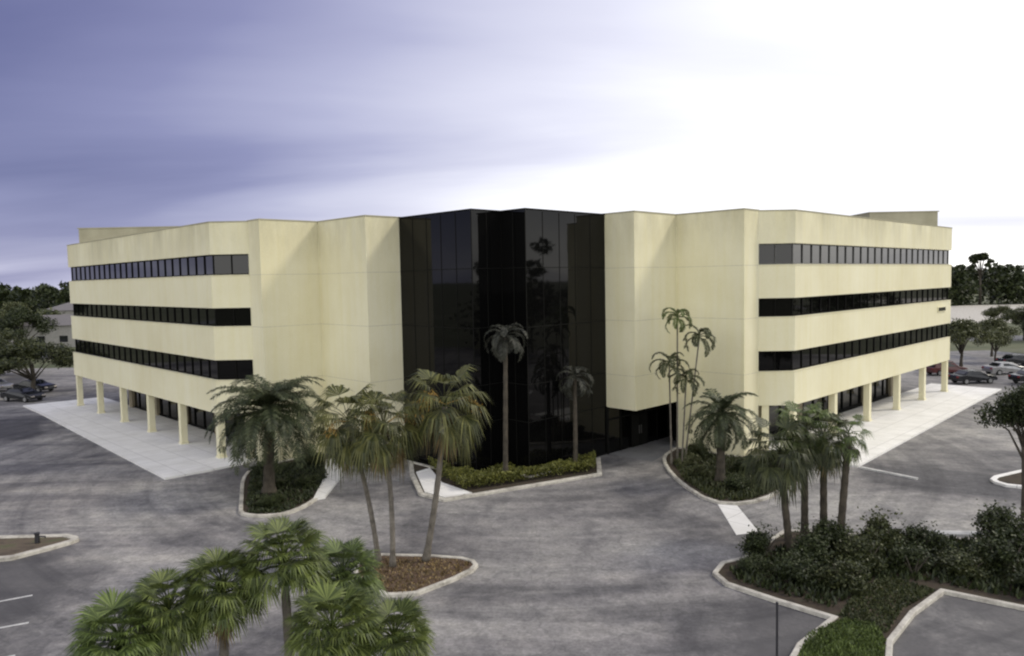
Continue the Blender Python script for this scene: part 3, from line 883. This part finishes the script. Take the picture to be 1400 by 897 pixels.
# ------------------------------------------------------------------ broadleaf trees
def tree_proto(name, seed, H, cr, trunk_h, n=4200, s=.38, lm='leafdark', flat=.7, tr=.22, clumps=26):
    rnd = random.Random(seed)
    root = empty(name, (0, 0, 0), cat='tree')
    tm = MB(); cm = MB()
    ch = H - trunk_h
    tm.tube([(0, 0, -.1), (.1, 0, trunk_h * .5), (.05, .1, trunk_h), (0, 0, trunk_h + ch * .4)], [tr * 1.3, tr, tr * .85, tr * .4], 8)
    for k in range(clumps):
        d = rot_dir(rnd.uniform(0, 6.283), rnd.uniform(-.35, 1.5))
        rr = rnd.uniform(.45, .92)
        c = Vector((d.x * cr * rr, d.y * cr * rr, trunk_h + ch * .45 + d.z * ch * .5 * rr))
        if k < 14: tm.tube([(0, 0, trunk_h * rnd.uniform(.75, 1.)), Vector((c.x * .45, c.y * .45, trunk_h + (c.z - trunk_h) * .5)), c], [tr * .5, tr * .3, tr * .08], 5)
        blob_leaves(cm, c, cr * rnd.uniform(.2, .38), n // clumps, s, rnd, flat, .3)
    cm.build('crown', M[lm], root); tm.build('trunk', M['bark'], root, smooth=True)
    return root


def put(proto, first, x, y, sc, label, group=None, sz=None, z=0, rz=None):
    o = proto if first else copy_tree(proto)
    o.location = (x, y, z); o.scale = (sc, sc, sz or sc); o.rotation_euler = (0, 0, rz if rz is not None else (x * 1.7 + y) % 6.28)
    o['label'] = label
    if group: o['group'] = group
    return o


# the round dark tree at the right edge
t1 = tree_proto('shade_tree', 201, 7.3, 2.5, 4.3, 13000, .2, 'leafdark', .85, .17, 34)
put(t1, True, 23.3, 33.6, .70, 'dark round-headed tree at the right edge of the asphalt', sz=.94, rz=1.0)
# trees standing round the far parking
t2 = tree_proto('parking_tree', 202, 7.0, 5.2, 2.3, 11000, .33, 'leafmid', .6, .22, 26)
t3 = tree_proto('parking_tree', 203, 7.5, 4.0, 2.4, 9000, .34, 'leafpale', .75, .2, 22)
t4 = tree_proto('parking_tree', 204, 9.0, 4.6, 2.5, 10000, .36, 'leafdark', .8, .25, 26)
gt = 'trees round the parking behind the building'
put(t2, True, -54.5, 84.5, 1.05, 'wide dark green tree just left of the left wing end', gt, .85)
put(t2, False, -66, 93, 1.0, 'wide green tree at the left edge behind the first one', gt, .85)
put(t2, False, -72, 104, 1.1, 'low green tree cut by the left edge', gt, .9)
put(t3, True, 55.5, 92, .85, 'pale green tree just right of the right wing end', gt)
put(t3, False, 67, 104, .75, 'pale loose tree near the right edge behind the cars', gt)
put(t3, False, 63, 97, .6, 'smallest pale tree among the parked cars on the right', gt)
put(t4, True, 76, 108, .6, 'dark tree at the right edge behind the cars', gt)
put(t4, False, -84, 128, 1.0, 'dark tree on the left beyond the wide green tree', gt)
put(t3, False, -100, 150, 1.3, 'pale tall tree in the left distance', gt)
put(t4, False, -74, 138, 1.1, 'dark rounded tree next to the left wing end in the distance', gt)
put(t2, False, 88, 128, .8, 'broad olive tree right of the pale ones', gt)
put(t3, False, 97, 148, .7, 'pale tree before the far grey lot on the right', gt)
put(t4, False, 98, 128, 1.0, 'dark tree beyond the right edge of the lot', gt)


# far wood lines, each one continuous mass
def wood(name, pts, h, label, lm='leafdark', dens=20, s=1.3, seed=5):
    rnd = random.Random(seed); m = MB()
    pts = [Vector(p) for p in pts]
    for i in range(len(pts) - 1):
        a, b = pts[i], pts[i + 1]; L = (b - a).length; n = int(L / 3.5)
        for k in range(n):
            c = a.lerp(b, (k + rnd.random()) / n) + Vector((rnd.uniform(-4, 4), rnd.uniform(-8, 8)))
            hh = h * rnd.uniform(.68, 1.0) * (1 + .18 * noise.noise(Vector((c.x * .03, c.y * .03, seed)))); w = rnd.uniform(3, 5.5)
            m.tube([(c.x, c.y, -.2), (c.x, c.y, hh * .7)], [.3, .15], 4)
            for j in range(5):
                cz = hh * (.12 + .17 * j)
                blob_leaves(m, (c.x + rnd.uniform(-2, 2), c.y + rnd.uniform(-2, 2), cz), w * (1.05 - .12 * j), dens, s, rnd, .75, .55)
    return tag(m.build(name, M[lm]), label, 'wood', kind='stuff')


wood('distant_wood', [(95, 268), (160, 268), (260, 262), (330, 240)], 17.5, 'dark line of trees beyond the far grey lot on the right', seed=5, dens=120, s=1.5)
wood('distant_wood', [(-330, 250), (-230, 265), (-140, 262), (-95, 268)], 15.0, 'dark line of trees on the left horizon', 'leafdark', 110, 1.5, 8)
wood('distant_wood', [(-190, 178), (-130, 172), (-98, 176)], 8.6, 'lower olive trees before the left horizon', 'leafmid', 110, 1.1, 9)
wood('distant_wood', [(150, 120), (190, 90), (205, 40), (190, -20)], 10.5, 'trees standing off to the right of the lot', 'leafdark', 60, 1.3, 12)
wood('distant_wood', [(-520, 380), (-200, 400), (-110, 402)], 17, 'far wood closing the left horizon behind the nearer trees', 'leafdark', 70, 2.2, 15)
wood('distant_wood', [(120, 400), (260, 400), (460, 370)], 18.5, 'far wood closing the right horizon behind the nearer trees', 'leafdark', 70, 2.2, 16)
wood('reflection_trees', [(84, 8), (80, 30), (82, 44)], 23, 'unseen tall trees added right of the lot for the glass reflections', 'leafdark', 90, 1.2, 21)  # row added out of view so the centre glass mirrors less sky
wood('reflection_trees', [(-84, 6), (-86, 50)], 23, 'unseen tall trees added left of the lot for the glass reflections', 'leafdark', 90, 1.2, 22)  # matching unseen row, added to darken what the glass reflects
te = tree_proto('emergent_tree', 210, 19.5, 4.2, 11, 5000, .9, 'leafdark', .8, .4, 18)
put(te, True, 168, 268, 1, 'single tree standing higher than the wood on the right horizon', None, .97)

# low pale buildings among the left trees
def house(x, y, w, d, h, label, rz=0, roofm='tile', wallm='white'):
    r = empty('low_building', (x, y, 0), rz, label=label, cat='building', group='pale buildings in the left distance')
    m = MB(); m.box((-w / 2, -d / 2, -.2), (w / 2, d / 2, h)); m.build('wall', M[wallm], r)
    m = MB(); o = .5
    m.add([(-w / 2 - o, -d / 2 - o, h), (w / 2 + o, -d / 2 - o, h), (w / 2 + o, d / 2 + o, h), (-w / 2 - o, d / 2 + o, h), (-w / 2 + d * .3, 0, h + 2), (w / 2 - d * .3, 0, h + 2)],
          [(0, 1, 5, 4), (1, 2, 5), (2, 3, 4, 5), (3, 0, 4), (3, 2, 1, 0)]); m.build('roof', M[roofm], r)
    n = int(w / 4)
    for k in range(n):
        m = MB(); cx = -w / 2 + w * (k + .5) / n; m.box((cx - .8, -d / 2 - .03, 1.0), (cx + .8, -d / 2 + .05, 2.3)); m.build('window', M['carglass'], r)


house(-92, 158, 22, 12, 4.4, 'pale low building with a grey roof just left of the left wing', .1)
house(-122, 166, 16, 10, 4.0, 'small pale house near the left edge of the photo', -.1)
house(-112, 205, 26, 12, 6.0, 'farther pale building half hidden by trees on the left', .0)
house(-84, 118, 9, 6, 2.6, 'small white hut low between the left trees', .2)

# ------------------------------------------------------------------ parked cars
def car_proto(paint, suv=False):
    r = empty('parked_car', (0, 0, 0), cat='car')
    hh = 1.65 if suv else 1.42
    prof = [(-2.25, .35), (-2.28, .75), (-2.2, .95), (-1.5 if not suv else -2.0, 1.0), (-1.05 if not suv else -1.75, hh - .04), (-.6, hh), (.35, hh - .02), (1.05, 1.0), (2.0, .84), (2.27, .65), (2.28, .35)]
    m = MB(); W = .88
    def sec(w, inset):
        return [(x, s * (w - (.16 if z > 1.05 else 0)), z) for x, z in prof for s in ()]
    n = len(prof); vs = []
    for s in (-1, 1):
        for x, z in prof: vs.append((x, s * (W - (.17 if z > 1.05 else .03 if z < .4 else 0)), z))
    fs = [tuple(range(n)), tuple(range(n, 2 * n))[::-1]] + [(i, (i + 1) % n, n + (i + 1) % n, n + i) for i in range(n)]
    m.add(vs, fs); m.build('body', M[paint], r, recalc=True, bevel=.05)
    zc = 1.04
    bk = prof[4][0]
    for s in (-1, 1):
        m = MB(); y0 = s * (W - .055); y1 = s * (W - .15)
        m.add([(bk - .22, y0, zc), (.92, y0, zc), (.36, y1, hh - .1), (bk + .1, y1, hh - .1)], [(0, 1, 2, 3)] if s < 0 else [(3, 2, 1, 0)])
        m.v = [(x, y + s * .012, z) for x, y, z in m.v]
        m.build('side_window', M['carglass'], r)
    m = MB(); m.add([(1.02, -.66, 1.04), (1.02, .66, 1.04), (.42, .6, hh - .06), (.42, -.6, hh - .06)], [(0, 1, 2, 3)]); m.v = [(x + .03, y, z + .02) for x, y, z in m.v]; m.build('windscreen', M['carglass'], r)
    m = MB(); x0 = prof[3][0]; m.add([(x0, -.66, 1.04), (x0, .66, 1.04), (bk, .6, hh - .1), (bk, -.6, hh - .1)], [(3, 2, 1, 0)]); m.v = [(x - .04, y, z + .02) for x, y, z in m.v]; m.build('rear_window', M['carglass'], r)
    for x in (-1.4, 1.4):
        for s in (-1, 1):
            m = MB(); m.tube([(x, s * .70, .33), (x, s * .91, .33)], .33, 16); w = m.build('wheel', M['black'], r)
            m = MB(); m.tube([(x, s * .90, .33), (x, s * .925, .33)], .2, 12); m.build('rim', M['carsilver'], w)
    for s in (-1, 1):
        m = MB(); m.box((2.2, s * .62 - .18, .58), (2.3, s * .62 + .18, .72)); m.build('headlight', M['lamp'], r)
        m = MB(); m.box((-2.31, s * .66 - .14, .72), (-2.2, s * .66 + .14, .88)); m.build('tail_light', M['tail'], r)
    return r


def place_car(o, x, y, rz, lb, g):
    o.location = (x, y, 0.0); o.rotation_euler = (0, 0, rz); o['label'] = lb; o['group'] = g


cb = car_proto('carblack'); cs = car_proto('carsilver'); cd = car_proto('carred', True)
gc = 'cars parked behind the right wing end'
place_car(cb, 49.2, 79.5, rad(8), 'black car parked nearest behind the right wing walkway', gc)
c2 = copy_tree(cb); place_car(c2, 55.2, 78.6, rad(4), 'black car parked right of the nearest one', gc)
place_car(cs, 57.0, 86.0, rad(6), 'silver car in the second row on the right', gc)
c3 = copy_tree(cb); place_car(c3, 63.5, 93.5, rad(5), 'black car farthest back on the right', gc)
place_car(cd, 50.4, 86.5, rad(8), 'maroon car in the second row near the wing end', gc)
gc = 'cars parked left of the left wing'
c4 = copy_tree(cb); place_car(c4, -52.5, 79.5, rad(-20), 'black car under the wide tree beside the left wing', gc)
c5 = copy_tree(cb); place_car(c5, -55.6, 86.4, rad(-15), 'black car behind the tree trunk at the left', gc)
c6 = copy_tree(cs); place_car(c6, -61.5, 88.0, rad(-20), 'silver car parked left of the tree trunk', gc)

# ------------------------------------------------------------------ street furniture
p = survey(1062, 940)
r = empty('metal_post', (p.x, p.y, 0), label='thin dark metal post at the bottom right before the notched kerb', cat='post')
_, h = height_at(1061, 825, p.y)
m = MB(); m.tube([(0, 0, 0), (0, 0, h)], .035, 10); m.build('pole', M['steel'], r, smooth=False)
m = MB(); m.box((-.12, -.12, 0), (.12, .12, .03)); m.build('base_plate', M['steel'], r)
m = MB(); m.tube([(0, 0, h), (0, 0, h + .03), (0, 0, h + .05)], [.045, .045, .01], 10); m.build('cap', M['steel'], r)
p = Vector((-22.4, 34.3, .12))
r = empty('standpipe', p, label='small dark standpipe with a side arm on the left bed', cat='standpipe')
m = MB(); m.tube([(0, 0, 0), (0, 0, .42), (0, 0, .5)], [.11, .10, .04], 12); m.build('pipe', M['steel'], r)
m = MB(); m.tube([(0, 0, .3), (.38, 0, .3), (.38, 0, .22)], .035, 8); m.build('side_arm', M['steel'], r)
m = MB(); m.tube([(0, 0, .44), (0, 0, .47)], .14, 6); m.build('collar', M['steel'], r)

# ------------------------------------------------------------------ light and sky
SUN_EL, SUN_AZ = rad(42), rad(82)      # azimuth from +Y (view axis) towards +X
sd = Vector((math.sin(SUN_AZ) * math.cos(SUN_EL), math.cos(SUN_AZ) * math.cos(SUN_EL), math.sin(SUN_EL)))
ld = bpy.data.lights.new('sun', 'SUN'); ld.energy = 1.5; ld.angle = rad(10); ld.color = (1, .92, .76)
lo = bpy.data.objects.new('sun', ld); COL.objects.link(lo); lo.location = (60, 0, 80)
lo.rotation_euler = (-sd).to_track_quat('-Z', 'Y').to_euler()

w = bpy.data.worlds.new('World'); S.world = w; w.use_nodes = True
nt = w.node_tree; bg = nt.nodes['Background']
sky = N(nt, 'ShaderNodeTexSky', sky_type='NISHITA'); sky.sun_disc = False; sky.sun_elevation = SUN_EL; sky.sun_rotation = SUN_AZ
tc = N(nt, 'ShaderNodeTexCoord'); sx = N(nt, 'ShaderNodeSeparateXYZ'); nt.links.new(tc.outputs['Generated'], sx.inputs[0])


def mth(op, a, b=None, clamp=False):
    n = N(nt, 'ShaderNodeMath', operation=op, use_clamp=clamp)
    for s, v in zip(n.inputs, (a, b)):
        if v is None: continue
        if hasattr(v, 'is_linked'): nt.links.new(v, s)
        else: s.default_value = v
    return n.outputs[0]


zc = mth('MAXIMUM', sx.outputs[2], 0.0); den = mth('ADD', zc, .12)
cv = N(nt, 'ShaderNodeCombineXYZ')
nt.links.new(mth('DIVIDE', sx.outputs[0], den), cv.inputs[0]); nt.links.new(mth('DIVIDE', sx.outputs[1], den), cv.inputs[1])
mp = N(nt, 'ShaderNodeMapping'); mp.inputs['Rotation'].default_value = (0, 0, rad(12)); mp.inputs['Scale'].default_value = (.42, .95, 1); mp.inputs['Location'].default_value = (3.0, 1.15, 0)
nt.links.new(cv.outputs[0], mp.inputs[0])
n1 = noi(nt, mp.outputs[0], .62, 5, .45, .5)
# glow of the veiled sun: brighter cloud towards the right of the view
dp = N(nt, 'ShaderNodeVectorMath', operation='DOT_PRODUCT'); nt.links.new(tc.outputs['Generated'], dp.inputs[0]); dp.inputs[1].default_value = Vector((.86, .50, .12)).normalized()
gg = N(nt, 'ShaderNodeMapRange', interpolation_type='SMOOTHSTEP'); gg.inputs[1].default_value = -.2; gg.inputs[2].default_value = 1.0; nt.links.new(dp.outputs['Value'], gg.inputs[0])
hz = N(nt, 'ShaderNodeMapRange'); hz.inputs[1].default_value = .0; hz.inputs[2].default_value = .17; hz.inputs[3].default_value = .42; hz.inputs[4].default_value = 0; nt.links.new(sx.outputs[2], hz.inputs[0])
bk = N(nt, 'ShaderNodeMapRange', interpolation_type='SMOOTHSTEP'); bk.inputs[1].default_value = .25; bk.inputs[2].default_value = -.5; bk.inputs[4].default_value = .86; nt.links.new(sx.outputs[1], bk.inputs[0])
f = mth('ADD', mth('MAXIMUM', mth('MULTIPLY', gg.outputs[0], .85), bk.outputs[0]), mth('MULTIPLY', mth('SUBTRACT', n1, .5), mth('SUBTRACT', 1.15, mth('MULTIPLY', gg.outputs[0], .5))))
f = mth('ADD', f, mth('MULTIPLY', hz.outputs[0], mth('SUBTRACT', 1.0, gg.outputs[0])))
col = ramp(nt, f, [(.0, (.13, .135, .28)), (.22, (.225, .23, .40)), (.42, (.40, .405, .57)), (.64, (.68, .68, .80)), (.80, (.98, .98, 1.02)), (.92, (1.45, 1.43, 1.38))])
mixn = mixc(nt, .12, col, sky.outputs[0])
# Background colour = clouds + a share of the clear sky, at physical sky strength
sc = N(nt, 'ShaderNodeVectorMath', operation='SCALE'); nt.links.new(col, sc.inputs[0]); sc.inputs['Scale'].default_value = 9.0
ad = N(nt, 'ShaderNodeVectorMath', operation='SCALE'); nt.links.new(sky.outputs[0], ad.inputs[0]); ad.inputs['Scale'].default_value = .10
su = N(nt, 'ShaderNodeVectorMath', operation='ADD'); nt.links.new(sc.outputs[0], su.inputs[0]); nt.links.new(ad.outputs[0], su.inputs[1])
nt.links.new(su.outputs[0], bg.inputs['Color'])
bg.inputs['Strength'].default_value = .11

S.render.engine = 'CYCLES'
S.view_settings.view_transform = 'Standard'
S.view_settings.look = 'None'
S.view_settings.exposure = 0.18
S.view_settings.gamma = 1.0
S.cycles.filter_width = 2.2
S.cycles.max_bounces = 6
S.render.resolution_x = 1024; S.render.resolution_y = 656
